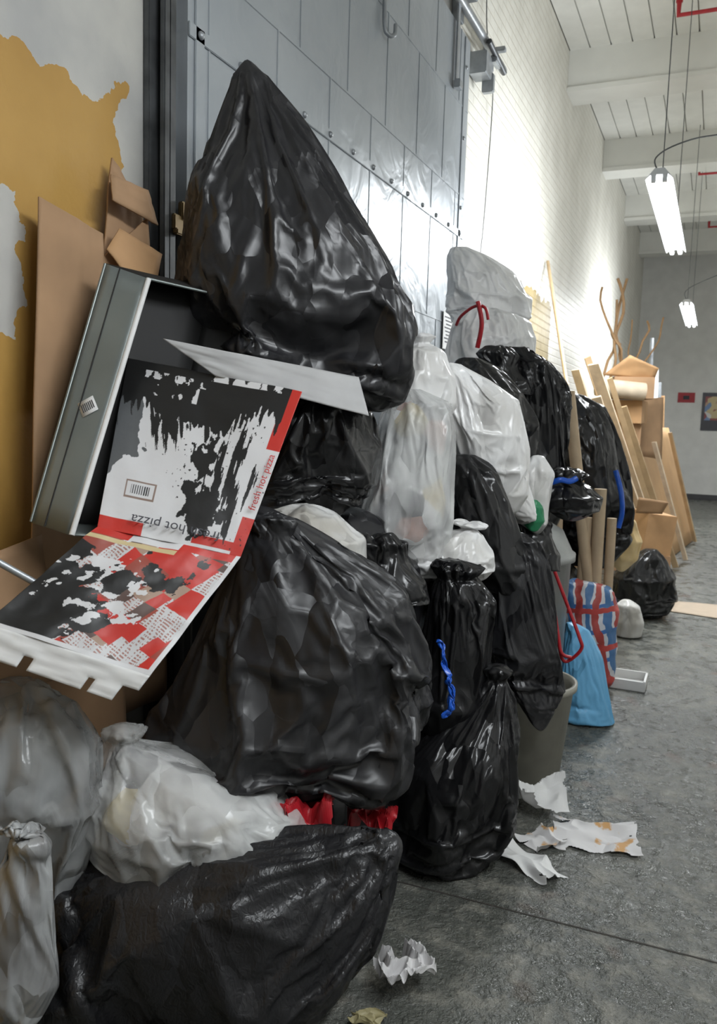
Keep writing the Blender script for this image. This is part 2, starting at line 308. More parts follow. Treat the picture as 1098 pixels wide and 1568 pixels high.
# ------------------------------------------------------------------ BAGS (cloth simulated over lumpy contents)
YAW=math.radians(23.54)
E1=Vector((math.cos(YAW),math.sin(YAW),0)); E2=Vector((-math.sin(YAW),math.cos(YAW),0)); E3=Vector((0,0,1))
_ico={}
def ico(sub):
    if sub not in _ico:
        bm=bmesh.new(); bmesh.ops.create_icosphere(bm,subdivisions=sub,radius=1); me=bpy.data.meshes.new("i"); bm.to_mesh(me); bm.free()
        co=np.empty(len(me.vertices)*3); me.vertices.foreach_get("co",co); _ico[sub]=(me,co.reshape(-1,3).copy())
    return _ico[sub]
def bagshape(P,rows,s,dr,off=1.0,zoff=1.0,pleat=0,seed=0):
    R=np.array(rows,float)*s
    z=R[:,0]; r=(R[:,2]-R[:,1])/2; cx=(R[:,2]+R[:,1])/2
    z=np.concatenate([[z[0]+.004],z,[z[-1]-.004]]); r=np.concatenate([[0],r,[0]]); cx=np.concatenate([[cx[0]],cx,[cx[-1]]])
    L=np.concatenate([[0],np.cumsum(np.hypot(np.diff(r),np.diff(z)))]); L/=L[-1]
    t=np.linspace(0,1,301); k=np.hanning(11); k/=k.sum()
    def f(a):
        v=np.interp(t,L,a); vp=np.concatenate([[v[0]]*5,v,[v[-1]]*5]); return np.convolve(vp,k,'valid')
    zz,rr,cc=f(z),f(r),f(cx); rr[0]=0; rr[-1]=0
    pol=np.arccos(np.clip(P[:,2],-1,1))/np.pi; az=np.arctan2(P[:,1],P[:,0])
    rv=np.interp(pol,t,rr)*off; zv=np.interp(pol,t,zz); zm=(z.max()+z.min())/2; zv=zm+(zv-zm)*zoff; cv=np.interp(pol,t,cc)
    if pleat:
        n=perlin(np.stack([np.cos(az)*3.2+seed,np.sin(az)*3.2,pol*1.5],1)); n2_=perlin(np.stack([np.cos(az)*6+seed+9,np.sin(az)*6,pol*3],1))
        rv=rv*(1+pleat*np.exp(-(pol/.25)**2)*((1-3*abs(n))*.6+(1-3*abs(n2_))*.4))
    return np.stack([cv+rv*np.cos(az),rv*np.sin(az)*dr,zv],1),pol
SIM=[]
def bag(name,c,s,rows,m,sub=5,dr=.85,ang=0,cont=None,sh=-.12,pr=-3.0,bend=.25,g=.2,jit=.13,hs=2,pleat=.12,pin=.05):
    a=math.radians(ang); up=E3*math.cos(a)+E1*math.sin(a); rt=E1*math.cos(a)-E3*math.sin(a)
    B=np.array([rt,E2,up])
    base,P=ico(sub); me=base.copy(); me.name=name
    Q,pol=bagshape(P,rows,s,dr,pleat=pleat,seed=c[1]*7); me.vertices.foreach_set("co",(Q@B).ravel())
    o=link(name,me,m,loc=c)
    vg=o.vertex_groups.new(name="pin"); vg.add([int(i) for i in np.where(pol<pin)[0]],1.0,'REPLACE')
    b2,P2=ico(hs); h=b2.copy(); Q2,p2=bagshape(P2,rows,s,dr,off=.92,zoff=.96)
    j=1+rng.uniform(-jit,jit*.4,len(P2)); cz=Q2.mean(0); Q2=cz+(Q2-cz)*j[:,None]
    h.vertices.foreach_set("co",(Q2@B).ravel())
    ho=link("contents",h,cont or M_contw,loc=c,smooth=True)
    hc=bpy.data.collections.new("hc"); hc.objects.link(ho); COL.children.link(hc)
    ho.modifiers.new("c",'COLLISION'); ho.collision.thickness_outer=.006; ho.collision.cloth_friction=5
    cl=o.modifiers.new("cl",'CLOTH'); t=cl.settings
    t.quality=5; t.mass=.2; t.tension_stiffness=20; t.compression_stiffness=15; t.shear_stiffness=5; t.bending_stiffness=bend
    t.use_pressure=True; t.uniform_pressure_force=pr; t.shrink_min=sh; t.vertex_group_mass="pin"; t.effector_weights.gravity=g
    cl.collision_settings.distance_min=.006; cl.collision_settings.collection=hc; cl.point_cache.frame_end=40
    SIM.append((o,ho,hc,cont is not None,sub)); return o
BK,WH,CL="black_garbage_bag","white_garbage_bag","clear_garbage_bag"
bag(BK,(-1.19,2.20,2.035),.00151,[(320,-97,-86),(296,-114,-60),(266,-126,-33),(220,-152,12),(160,-185,72),(90,-208,125),(10,-222,172),(-60,-228,215),(-110,-232,230),(-180,-232,222),(-230,-222,200),(-260,-180,160),(-280,-80,80)],M_black,6,dr=.72,sh=-.16,g=.05,jit=.17)
bag(BK,(-1.013,1.98,.85),.001424,[(285,-100,-70),(265,-110,-30),(240,-125,60),(220,-130,130),(180,-140,185),(110,-165,245),(50,-195,268),(-20,-225,258),(-90,-265,238),(-150,-295,205),(-200,-270,170),(-240,-150,120),(-255,-60,60)],M_blackm,6,dr=.75,sh=-.16,g=.1,jit=.17)
bag(BK,(-1.04,1.60,.245),.001257,[(400,-75,-45),(370,-95,-5),(308,-120,90),(240,-142,150),(150,-168,190),(60,-170,196),(-60,-200,180),(-150,-215,150),(-240,-180,90),(-310,-110,30),(-345,-70,-20)],M_black2,6,ang=70,dr=.8,sh=-.25,jit=.18,pleat=.2)
bag(BK,(-.74,2.60,.335),.001747,[(205,60,90),(196,50,104),(182,66,90),(150,25,105),(80,-60,120),(20,-110,122),(-50,-130,120),(-110,-122,92),(-155,-85,50),(-178,-40,20)],M_black3,6,dr=.95,sh=-.16,jit=.17,pleat=.3)
bag(BK,(-.742,2.62,.837),.001741,[(118,-50,-10),(108,-58,25),(94,-40,10),(70,-56,55),(20,-60,57),(-40,-62,50),(-100,-72,40),(-150,-50,20)],M_black3,6,dr=1,sh=-.25,jit=.18,pleat=.3)
cb_=bag(CL,(-1.49,1.45,.597),.001261,[(195,-120,60),(120,-200,130),(20,-220,140),(-80,-210,110),(-160,-190,50),(-200,-175,10),(-280,-180,-5),(-400,-200,-20),(-465,-150,-60)],M_clear,6,dr=.7,cont=M_contg,sh=-.24,jit=.2)
bag(WH,(-1.185,1.68,.527),.00134,[(135,-140,-100),(122,-155,-80),(105,-150,-110),(85,-172,-60),(60,-182,60),(20,-188,195),(-20,-188,215),(-70,-175,190),(-110,-150,60),(-130,-60,-10)],M_frost,6,dr=.8,cont=M_contw,sh=-.14,jit=.2,pleat=.3)
bag(CL,(-1.134,2.2,1.153),.001558,[(55,-20,20),(40,-90,60),(0,-130,105),(-60,-140,110),(-100,-80,60)],M_frost2,5,sh=-.2)
bag(BK,(-1.18,2.35,1.40),.001639,[(115,-60,80),(95,-140,105),(30,-150,118),(-30,-150,115),(-80,-130,90),(-110,-60,40)],M_black3,6,sh=-.18,jit=.18)
bag(WH,(-.975,2.72,1.325),.001792,[(158,-40,10),(145,-60,65),(90,-70,80),(20,-72,80),(-60,-95,85),(-110,-115,85),(-150,-90,60),(-165,-20,20)],M_frost,6,cont=M_contw,sh=-.16,jit=.24)
bag(WH,(-1.044,2.95,1.687),.001926,[(70,-15,15),(62,-25,25),(52,-12,12),(40,-48,45),(0,-62,60),(-45,-62,62),(-85,-40,40)],M_white,5,sh=-.2,pleat=.3,jit=.2)
bag(WH,(-.813,3.1,1.493),.001968,[(116,-88,-60),(100,-95,-5),(60,-90,52),(10,-75,78),(-50,-40,90),(-90,0,90),(-120,30,75),(-130,45,60)],M_white,6,sh=-.14,jit=.28)
wt_=bag(WH,(-1.245,4.6,2.26),.002875,[(72,-70,-35),(58,-78,5),(30,-78,52),(-10,-74,76),(-42,-72,78),(-62,-62,70),(-72,-20,30)],M_white2,6,sh=-.14,jit=.22,g=.05,dr=.8)
bag(WH,(-1.18,4.47,1.93),.00284,[(66,-50,50),(54,-66,70),(30,-70,78),(0,-74,74),(-30,-80,62),(-60,-70,40),(-75,-20,10)],M_white2,6,sh=-.16,jit=.2)
bag(BK,(-1.08,3.9,1.686),.002476,[(50,-30,0),(35,-50,40),(0,-60,80),(-50,-55,105),(-110,-45,110),(-150,-10,60)],M_black3,5,sh=-.2,jit=.18)
bag(BK,(-.86,4.3,1.604),.002656,[(108,-70,-30),(98,-80,-15),(88,-62,10),(72,-72,45),(50,-70,58),(0,-55,62),(-60,-50,58),(-130,-50,55),(-180,-40,40)],M_black3,6,sh=-.2,jit=.2,pleat=.3)
bag(BK,(-.742,5.4,1.376),.003269,[(100,-60,-30),(88,-90,20),(40,-105,50),(-20,-105,75),(-80,-90,88),(-140,-70,90),(-190,-30,50)],M_black3,6,sh=-.16,dr=.7,jit=.2)
bag(BK,(-.44,6.8,.285),.00407,[(65,-5,20),(55,-30,35),(20,-52,48),(-20,-52,52),(-50,-45,35),(-68,-15,15)],M_black3,5,sh=-.2)
kt=bag(BK,(-.657,4.15,1.144),.00258,[(52,-32,20),(44,-40,35),(36,-18,12),(26,-40,35),(5,-52,52),(-20,-45,48),(-38,-10,15)],M_black3,5,sh=-.25,pleat=.35)
bag(BK,(-.80,2.98,1.248),.001896,[(70,-45,-20),(55,-55,20),(20,-55,40),(-30,-40,60),(-80,-20,90),(-120,10,100),(-135,40,80)],M_black3,5,sh=-.4,jit=.22)
bag(BK,(-.604,3.05,.76),.001943,[(175,-60,-30),(165,-75,10),(130,-80,30),(50,-72,45),(-30,-70,60),(-90,-50,72),(-130,0,62),(-160,25,50),(-168,35,45)],M_black,6,dr=.6,sh=-.17,g=.05,jit=.18)
bag(WH,(-.733,3.3,1.185),.002083,[(55,-30,15),(46,-42,28),(36,-15,8),(25,-42,25),(0,-35,35),(-30,-10,45),(-48,10,30)],M_white,5,sh=-.3,jit=.2,pleat=.35)
bag(WH,(-.846,2.78,1.04),.001808,[(58,20,60),(50,10,68),(42,30,50),(30,-40,65),(0,-90,75),(-30,-80,75),(-48,-20,60),(-55,20,50)],M_white,5,sh=-.25,jit=.2,pleat=.35)
bag(WH,(-.683,3.5,1.25),.00218,[(55,-10,5),(30,-25,25),(-10,-30,22),(-50,-25,20),(-65,0,10)],M_white,4,sh=-.3)
bag("green_plastic_bag",(-.67,3.36,1.14),.0021,[(22,-5,8),(10,-18,16),(-10,-18,18),(-24,-5,8)],M_green,4,sh=-.35,dr=.6)
bag("blue_plastic_bag",(-.52,4.2,.262),.002612,[(95,-45,-30),(85,-45,-5),(40,-48,22),(0,-48,35),(-40,-48,45),(-65,-45,52),(-80,-30,48)],M_blue,5,sh=-.2,pleat=.2)
bag("grey_plastic_bag",(-.48,6.1,.12),.0037,[(40,-15,0),(30,-25,15),(0,-28,25),(-25,-25,22),(-33,-10,10)],M_frost2,4)
bag("yellow_plastic_bag",(-.54,5.9,.758),.003548,[(50,-25,-10),(35,-28,15),(0,-30,30),(-30,-25,25),(-52,-5,5)],M_yellow,4,sh=-.2)
bag("blue_plastic_bag",(-.73,2.22,.73),.001548,[(85,15,27),(60,0,28),(20,-8,22),(-30,-20,18),(-70,-32,5),(-85,-30,-10)],M_bluedk,4,dr=.5,sh=-.25)
# gathered neck of the clear bag hanging to the floor side
bag(CL,(-1.345,1.30,.36),.00105,[(190,-60,40),(160,-45,35),(125,-18,22),(80,-45,45),(0,-65,45),(-80,-80,60),(-170,-95,60),(-240,-70,40),(-300,-40,10)],M_tail,5,dr=.5,sh=-.45,jit=.3,pleat=.4)
for c,s,m_,sg in (((-1.06,1.90,1.17),.0014,M_blackm,1.0),((-1.02,4.15,1.79),.0026,M_black3,.8),((-.80,2.75,.96),.0018,M_black3,1.0),((-.70,3.55,1.02),.0022,M_black3,.9),((-.88,3.4,1.42),.002,M_black3,.8),((-.92,2.35,1.05),.0016,M_black3,1.2)):
    bag(BK,c,s*sg,[(45,-40,10),(35,-55,30),(15,-30,25),(-10,-45,45),(-35,-50,50),(-50,-20,20)],m_,5,dr=.7,sh=-.45,jit=.3,pleat=.35)
ell=[(150,-30,30),(130,-90,90),(60,-150,150),(-20,-160,160),(-100,-140,140),(-150,-60,60)]
for c in ((-1.3,2.45,.32),(-1.25,2.55,.9),(-1.15,3.15,.32),(-1.1,3.2,.95),(-1.15,3.85,.32),(-1.05,3.85,.98),(-1.2,4.6,.32),(-1.2,4.6,.95),(-1.2,4.65,1.5),(-1.0,5.35,.32),(-1.15,5.5,.92),(-1.3,1.95,.32)):
    bag(BK,c,.0021,ell,M_black,4,dr=.9,sh=-.15)
for f in range(1,25): sc.frame_set(f)
dg=bpy.context.evaluated_depsgraph_get()
done=[(o,bpy.data.meshes.new_from_object(o.evaluated_get(dg))) for o,*_ in SIM]
for (o,me),(_,ho,hc,keep,sub) in zip(done,SIM):
    o.modifiers.clear(); o.vertex_groups.clear(); o.data=me
    for p in me.polygons: p.use_smooth=True
    co=np.empty(len(me.vertices)*3); me.vertices.foreach_get("co",co); co=co.reshape(-1,3)
    co[:,2]=np.maximum(co[:,2],.006-o.location.z); co[:,0]=np.maximum(co[:,0],W+.08-o.location.x); me.vertices.foreach_set("co",co.ravel()); me.update()
    if sub<6:
        s=o.modifiers.new("sub",'SUBSURF'); s.levels=1; s.render_levels=1
    hc.objects.unlink(ho); COL.children.unlink(hc)
    if keep:
        ho.modifiers.clear(); COL.objects.link(ho) if ho.name not in COL.objects else None
        ho.parent=o; ho.location=(0,0,0)
        for v_ in ho.data.vertices: v_.co.x=max(v_.co.x,W+.10-o.location.x); v_.co.z=max(v_.co.z,.03-o.location.z)
        s=ho.modifiers.new("sub",'SUBSURF'); s.levels=3; s.render_levels=3
        tx_=bpy.data.textures.new("lump",'CLOUDS'); tx_.noise_scale=.09; dm=ho.modifiers.new("lump",'DISPLACE'); dm.texture=tx_; dm.strength=-.04; dm.mid_level=.3
    else: bpy.data.objects.remove(ho)
sc.frame_set(1)
# ------------------------------------------------------------------ CARDBOARD / METAL on the left
M_card=simple("cardboard",(.36,.22,.12),.8,var=.12,scale=6,bump=.1); M_card2=simple("cardboard_orange",(.46,.27,.13),.75,var=.12,scale=6)
cs=empty("cardboard_sheets",(-1.5,1.7,1))
sheet("sheet_1",[(-1.53,1.46,.01),(-1.51,1.88,.01),(-1.60,1.86,1.99),(-1.63,1.655,2.04)],M_card,24,30,.006,.006,3,cs)
sheet("sheet_2",[(-1.58,1.80,.6),(-1.56,2.10,.6),(-1.60,2.06,2.08),(-1.62,1.88,1.93)],M_card,20,20,.006,.01,3,cs,seed=3)
sheet("sheet_3",[(-1.62,1.84,1.6),(-1.62,2.10,1.6),(-1.65,2.09,2.13),(-1.66,1.97,2.23)],M_card,20,20,.006,.006,3,cs,seed=5)
sheet("flap",[(-1.60,1.90,2.09),(-1.58,2.08,2.06),(-1.61,2.07,2.16),(-1.63,1.93,2.17)],M_card,8,8,.005,.004,3,cs,seed=6)
sheet("flap_2",[(-1.595,1.87,1.95),(-1.53,1.98,1.80),(-1.55,2.06,1.97),(-1.60,1.93,2.02)],M_card2,8,8,.005,.004,3,cs,seed=8)
sheet("sheet_4",[(-1.56,1.30,.80),(-1.54,1.62,.80),(-1.58,1.60,1.18),(-1.62,1.34,1.12)],M_card,12,12,.006,.006,3,cs,seed=9)
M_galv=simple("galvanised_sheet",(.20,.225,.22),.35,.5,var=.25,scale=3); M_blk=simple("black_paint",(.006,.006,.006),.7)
TL,TR,BR,BL=[Vector(p) for p in ((-1.52,1.776,1.89),(-1.397,1.80,1.85),(-1.388,1.50,1.206),(-1.505,1.49,1.23))]
D=Vector((.16,.26,-.03))
mb=empty("sheet_metal_box",(-1.4,1.7,1.5))
sheet("side_near",[BL,BR,TR,TL],M_galv,6,12,.004,.001,2,mb)
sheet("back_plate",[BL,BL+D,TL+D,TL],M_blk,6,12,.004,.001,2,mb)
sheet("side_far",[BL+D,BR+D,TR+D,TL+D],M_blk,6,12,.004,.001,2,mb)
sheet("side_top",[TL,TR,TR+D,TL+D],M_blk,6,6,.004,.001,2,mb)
sheet("side_bottom",[BL,BR,BR+D,BL+D],M_galv,6,6,.004,.001,2,mb)
tube("rim",[TR,BR],.007,M_paper,mb); tube("rim_2",[TL,BL],.004,M_galv,mb); tube("rim_3",[TR,TR+D],.004,M_galv,mb)
nA=(BR-BL).cross(TL-BL).normalized()
if nA.y>0: nA=-nA
ax=(TR-BR).normalized(); bx=(BR-BL).normalized()
tube("fold_line",[BL.lerp(BR,.35)+nA*.002,TL.lerp(TR,.35)+nA*.002],.002,M_blk,mb)
cc=(BL*.25+BR*.30+TR*.24+TL*.21)+nA*.004
rx_=(bx+ax*.9).normalized(); ry_=nA.cross(rx_).normalized()
def quad(c0,a,b): return [c0-rx_*a-ry_*b,c0+rx_*a-ry_*b,c0+rx_*a+ry_*b,c0-rx_*a+ry_*b]
sheet("sticker",quad(cc,.022,.022),M_paper,2,2,.0006,0,1,mb)
for i in range(7): sheet("bar",quad(cc+nA*.001+rx_*(-.015+.005*i),.0012,.012),M_ink,1,1,.0004,0,1,mb)
tube("broom_stick",[(-1.62,1.15,1.33),(-1.36,1.42,1.08)],.008,M_steel)
def painted(name):
    m,nt,bs=mat(name); a=N(nt,"ShaderNodeVertexColor"); a.layer_name="Col"; nt.links.new(a.outputs[0],bs.inputs["Base Color"]); bs.inputs["Roughness"].default_value=.42
    c=coords(nt); n=N(nt,"ShaderNodeTexNoise",Scale=25.0,Detail=3.0); nt.links.new(c,n.inputs["Vector"]); add_bump(nt,bs,n.outputs[0],.12,.01); return m
M_paint=painted("printed_carton")
pc=empty("pizza_carton",(-1.2,1.65,1.3))
def colour(o,U,V,fn):
    me=o.data; C=np.clip(fn(U,V),0,1); col=me.color_attributes.new("Col",'FLOAT_COLOR','POINT'); a=np.ones((len(U),4)); a[:,:3]=C; col.data.foreach_set("color",a.ravel())
def n2(U,V,su,sv,sd,o=4): return fbm(np.stack([U*su,V*sv,U*0+sd],1),o)
RED=np.array((.50,.03,.02)); WHT=np.array((.62,.62,.63)); BLK=np.array((.012,.012,.012))
def put(C,m,col): C[m]=col
def up_fn(U,V):
    C=np.tile(WHT,(len(U),1))
    put(C,(U>.92),RED); put(C,(U>.92)&(V>.22)&(V<.62),WHT)
    put(C,(V<.07)&(U<.30),RED); put(C,(V<.07)&(U>.64)&(V>.02),RED)
    bc=(U>.13)&(U<.33)&(V>.19)&(V<.29); put(C,bc,np.array((.25,.18,.15))); put(C,bc&(U>.14)&(U<.32)&(V>.2)&(V<.28),WHT); put(C,bc&(np.sin(U*420)>0)&(V>.215)&(V<.265)&(U>.17)&(U<.29),BLK)
    g=n2(U,V,2.5,2.5,4.,5)*.5+(.13-U)*2.+(V-.5)*.5; put(C,g>.05,np.array((.10,.105,.11)))
    a=n2(U,V,4,3,1.,6); edge=.71+.13*a+.06*n2(U,V,40,4,2.,2); put(C,(V>edge)&(U<.95),BLK)
    b=n2(U+V*.25,V,26,2.6,2.,6); put(C,(b+1.15-abs(U-.30)*3.0-abs(V-.66)*4.>.75),BLK)
    b=n2(U,V,24,2.8,5.,6)+.3*n2(U,V,4,4,6.); put(C,(b+1.2-abs(U-.74)*4.6-abs(V-.42)*2.0>.70)&(U<.95),BLK)
    b=n2(U,V,14,10,7.,6); put(C,(b*.7+1.0-abs(U-.58)*5.5-abs(V-.50)*4.>.50),BLK)
    d=np.hypot((U-.64),(V-.20)*1.1)+.07*n2(U,V,12,12,3.,6); put(C,d<.13,BLK)
    d=np.hypot((U-.54),(V-.31))+.04*n2(U,V,14,14,9.,5); put(C,d<.05,BLK)
    sp_=n2(U,V,50,50,21.,2)+.5*n2(U,V,4,4,22.); put(C,(sp_>.80)&(U>.30),BLK)
    w=n2(U,V,14,9,8.,6); put(C,(V>.90)&(V<.95)&(w>.05)&(U>.12)&(U<.5),WHT); put(C,(V>.80)&(V<.9)&(U>.15)&(U<.45)&(w>.3),WHT); put(C,(V>.96)&(U>.5)&(w>-.1)&(U<.9),WHT)
    return C
def low_fn(U,V):
    C=np.tile(np.array((.30,.06,.04)),(len(U),1))
    A_=U*math.cos(.35)+V*math.sin(.35); B_=V*math.cos(.35)-U*math.sin(.35); A_=A_+.03*n2(U,V,2,2,40.); B_=B_+.03*n2(U,V,2,2,41.)
    c1=np.floor(A_*4.3).astype(int); c2=np.floor(B_*5.1).astype(int); hc=(np.sin(c1*12.9898+c2*78.233)*43758.5453)%1
    f1=np.floor(A_*11).astype(int); f2=np.floor(B_*8).astype(int); hf=(np.sin(f1*39.346+f2*11.135)*24634.6345)%1
    h=np.where(hc>.45,hf,hc/.45)
    put(C,h>.22,np.array((.36,.25,.19))); put(C,h>.36,WHT*.9); put(C,h>.70,RED); put(C,(h>.84),np.array((.10,.06,.05)))
    t=(np.sin(B_*300)>0)&(n2(U,V,60,10,3.)>0); put(C,t&(h>.36)&(h<.70),np.array((.34,.16,.13)))
    put(C,V<.06,RED); put(C,(V<.06)&(U>.25)&(U<.6),WHT); put(C,(abs(V-.09)<.02)&(U<.6),np.array((.55,.45,.25)))
    a=n2(U,V,3,3,11.,6)*.55+(.26-U)*2.2+(V-.25)*.9; put(C,(a>.15)&(V>.14+.05*np.sin(U*9)),BLK)
    b=n2(U,V,6,7,13.,6)*.7-abs(V-.32)*2.0-abs(U-.60)*1.6+.28; put(C,b>.12,BLK)
    b=n2(U,V,6,7,17.,6)*.7-abs(V-.15)*2.5-abs(U-.88)*3+.25; put(C,b>.1,BLK)
    b=n2(U,V,9,9,27.,6)*.7-abs(V-.75)*2.5-abs(U-.45)*3+.25; put(C,b>.1,BLK)
    w=n2(U,V,8,9,15.,6)*.8-abs(V-.40)*2.2-abs(U-.32)*1.8+.42; put(C,w>.12,WHT)
    w=n2(U,V,8,8,19.,6)*.8-abs(V-.62)*2.6-abs(U-.48)*2.6+.40; put(C,w>.12,WHT)
    d=np.hypot((U-.42),(V-.40))+.07*n2(U,V,9,9,33.,6); put(C,d<.10,BLK)
    d=np.hypot((U-.28),(V-.58))+.07*n2(U,V,9,9,35.,6); put(C,d<.07,BLK)
    put(C,(V>.965)|(U>.97),WHT); return C
A=[(-1.328,1.52,1.227),(-1.031,1.68,1.161),(-.973,1.87,1.566),(-1.448,1.78,1.642)]
o,P,(U,V)=sheet("upper_panel",A,M_paint,340,340,.003,.006,2,pc); colour(o,U,V,up_fn)
Bc=[(-1.328,1.52,1.227),(-1.031,1.68,1.161),(-1.105,1.43,.925),(-1.42,1.27,1.04)]
o,P,(U,V)=sheet("lower_panel",Bc,M_paint,340,340,.003,.010,2,pc,seed=2); colour(o,U,V,low_fn)
def tabcut(u,v): return (v>.55 and (u<.10 or .30<u<.36 or .70<u<.74)) or (v>.7-u*.2 and u>.90)
sheet("front_flap",[(-1.42,1.27,1.04),(-1.105,1.43,.925),(-1.135,1.39,.865),(-1.43,1.235,.985)],M_paper,50,12,.003,.004,4,pc,cut=tabcut)
sheet("rear_flap",[(-1.20,1.82,1.60),(-.842,2.0,1.51),(-.896,2.05,1.612),(-1.313,1.75,1.69)],simple("carton_grey_back",(.36,.36,.36),.6,var=.06),60,20,.003,.008,2,pc)
tx=bpy.data.curves.new("lettering",'FONT'); tx.body="fresh hot pizza"; tx.size=.036; tx.extrude=.0002; tx.align_x='CENTER'
to=bpy.data.objects.new("t",tx); COL.objects.link(to); me=bpy.data.meshes.new_from_object(to.evaluated_get(bpy.context.evaluated_depsgraph_get())); bpy.data.objects.remove(to)
bl,br,trr,tll=[Vector(p) for p in A]
def place_text(me,org,xd,nrm):
    xd=xd.normalized(); nrm=nrm.normalized(); yd=nrm.cross(xd).normalized(); M=Matrix((xd,yd,nrm)).transposed().to_4x4(); me.transform(Matrix.Translation(org+nrm*.009)@M)
nn=(br-bl).cross(tll-bl).normalized()
if nn.y>0: nn=-nn
m1=me.copy(); place_text(m1,bl.lerp(br,.5)+(trr-br)*.10,-(br-bl),nn); link("lettering",m1,M_ink,pc)
m2=me.copy(); m2.transform(Matrix.Scale(.7,4)); e=(trr-br); place_text(m2,br.lerp(trr,.42)-(br-bl)*.02,e,nn); link("lettering_2",m2,simple("red_ink",(.5,.03,.03),.6),pc)
# ------------------------------------------------------------------ MID / FAR objects
def lathe(name,prof,c,m,seg=40,parent=None,rot=None):
    bm=bmesh.new(); rings=[]
    for r,z in prof: rings.append([bm.verts.new((r*math.cos(2*math.pi*i/seg),r*math.sin(2*math.pi*i/seg),z)) for i in range(seg)])
    for a,b in zip(rings,rings[1:]):
        for i in range(seg): j=(i+1)%seg; bm.faces.new((a[i],a[j],b[j],b[i]))
    if prof[0][0]>0: bm.faces.new(rings[0][::-1])
    me=bpy.data.meshes.new(name); bm.to_mesh(me); bm.free(); return link(name,me,m,parent,loc=c,smooth=True)
lathe("waste_bin",[(.135,.004),(.145,.01),(.185,.40),(.20,.405),(.20,.43),(.185,.43),(.175,.40),(.13,.03),(.001,.03)],(-.655,3.40,0),simple("grey_beige_plastic",(.29,.28,.235),.5,var=.1))
lathe("trash_can",[(.20,.004),(.21,.01),(.235,.85),(.255,.855),(.255,.89),(.24,.90),(.19,1.0),(.1,1.05),(.001,1.07)],(-.83,3.95,0),simple("translucent_grey_plastic",(.33,.34,.33),.3,var=.1))
M_tubec=simple("tube_cardboard",(.50,.38,.25),.7,var=.08)
for p,q,r in (((-.55,4.98,.01),(-.823,5.0,1.70),.036),((-.60,5.0,.01),(-.605,5.0,1.134),.036),((-.68,5.0,.01),(-.675,5.0,.96),.034),((-.53,5.05,.01),(-.535,5.05,.96),.028),((-.80,4.93,.01),(-.85,4.95,1.45),.028)):
    tube("cardboard_tube",[p,q],r,M_tubec,seg=24)
M_wood=simple("pine_wood",(.50,.36,.21),.6,var=.15,scale=8)
tube("wooden_pole",[(-.62,5.95,.01),(-1.67,8.45,3.12)],.017,M_wood)
def plank(name,p,q,w,t,m,parent=None,twist=0):
    p,q=Vector(p),Vector(q); d=q-p; R=d.to_track_quat('Z','Y').to_euler(); bm=bmesh.new(); v=bm_box(bm,(0,0,0),(w,t,d.length)); bmesh.ops.rotate(bm,verts=v,cent=(0,0,0),matrix=Matrix.Rotation(twist,3,'Z'))
    bmesh.ops.rotate(bm,verts=v,cent=(0,0,0),matrix=R.to_matrix()); bmesh.ops.translate(bm,verts=v,vec=(p+q)/2); me=bpy.data.meshes.new(name); bm.to_mesh(me); bm.free(); return link(name,me,m,parent)
pl=empty("wood_planks",(-.7,8,1)); M_pale=simple("plank_pale",(.62,.50,.36),.6)
for i,(p,q,w,tw) in enumerate([((-.40,8.9,.03),(-1.05,7.6,2.05),.10,.3),((-.46,8.8,.03),(-1.12,7.7,2.12),.06,1.0),((-.52,8.6,.03),(-1.0,7.4,1.75),.12,.4),((-.36,9.1,.03),(-.95,8.0,1.95),.05,.8),((-.60,8.3,.03),(-1.2,7.6,2.0),.09,.2),((-.45,8.2,.03),(-1.0,7.2,1.55),.07,.6),((-.38,8.6,.03),(-.90,7.9,1.5),.04,.2),((-.30,9.3,.03),(-.85,8.4,1.7),.06,.5),((-.22,9.9,.03),(-.62,9.5,1.35),.05,.3),((-.16,11.6,.03),(-.55,11.3,1.45),.05,.3)]):
    plank("plank_%d"%(i+1),p,q,w,.022,M_wood if i%2 else M_pale,pl,tw)
sheet("plywood_panel",[(-.44,9.6,.01),(-.17,12.1,.01),(-.62,12.1,1.51),(-.89,9.6,1.5)],simple("plywood",(.50,.30,.14),.6,var=.1,scale=3),10,10,.016,.003,2)
sheet("hardboard_panel",[(-.52,10.2,.01),(-.38,13.0,.01),(-.80,13.0,1.30),(-1.0,10.2,1.3)],simple("hardboard",(.30,.18,.09),.6,var=.1,scale=3),10,10,.012,.003,2)
cst=empty("carton_stack",(-1.0,9.2,1))
for i,(c,s,rz,m) in enumerate([((-1.05,9.15,.30),(.7,.6,.6),.1,M_card),((-1.02,9.2,.86),(.62,.55,.5),-.1,M_card2),((-1.05,9.15,1.33),(.6,.5,.42),.15,M_card),((-.98,9.1,1.66),(.55,.45,.24),-.05,M_card2),((-.85,8.95,1.90),(.40,.35,.22),.3,M_card)]):
    boxes("carton_%d"%(i+1),[(c,s,Euler((0,0,rz)))],m,cst,bevel=.006)
sheet("carton_flap",[(-1.1,8.7,2.02),(-.62,8.9,1.99),(-.58,8.85,2.10),(-.85,8.7,2.22)],M_card2,8,8,.006,.006,3,cst)
sheet("carton_flap_2",[(-.78,9.4,1.2),(-.55,9.9,1.15),(-.58,9.9,1.85),(-.80,9.4,1.8)],M_card,8,8,.006,.006,3,cst)
tube("roll",[(-1.15,8.62,1.9),(-.70,8.8,1.86)],.09,simple("roll_fabric",(.48,.40,.30),.8),cst,seg=24)
bx=empty("cardboard_box",(-.43,7.6,.6))
boxes("lower",[((-.50,7.7,.20),(.34,.34,.38),Euler((0,0,.3)))],M_card,bx,bevel=.004); boxes("upper",[((-.47,7.65,.58),(.28,.28,.36),Euler((.05,.1,.6)))],M_card2,bx,bevel=.004)
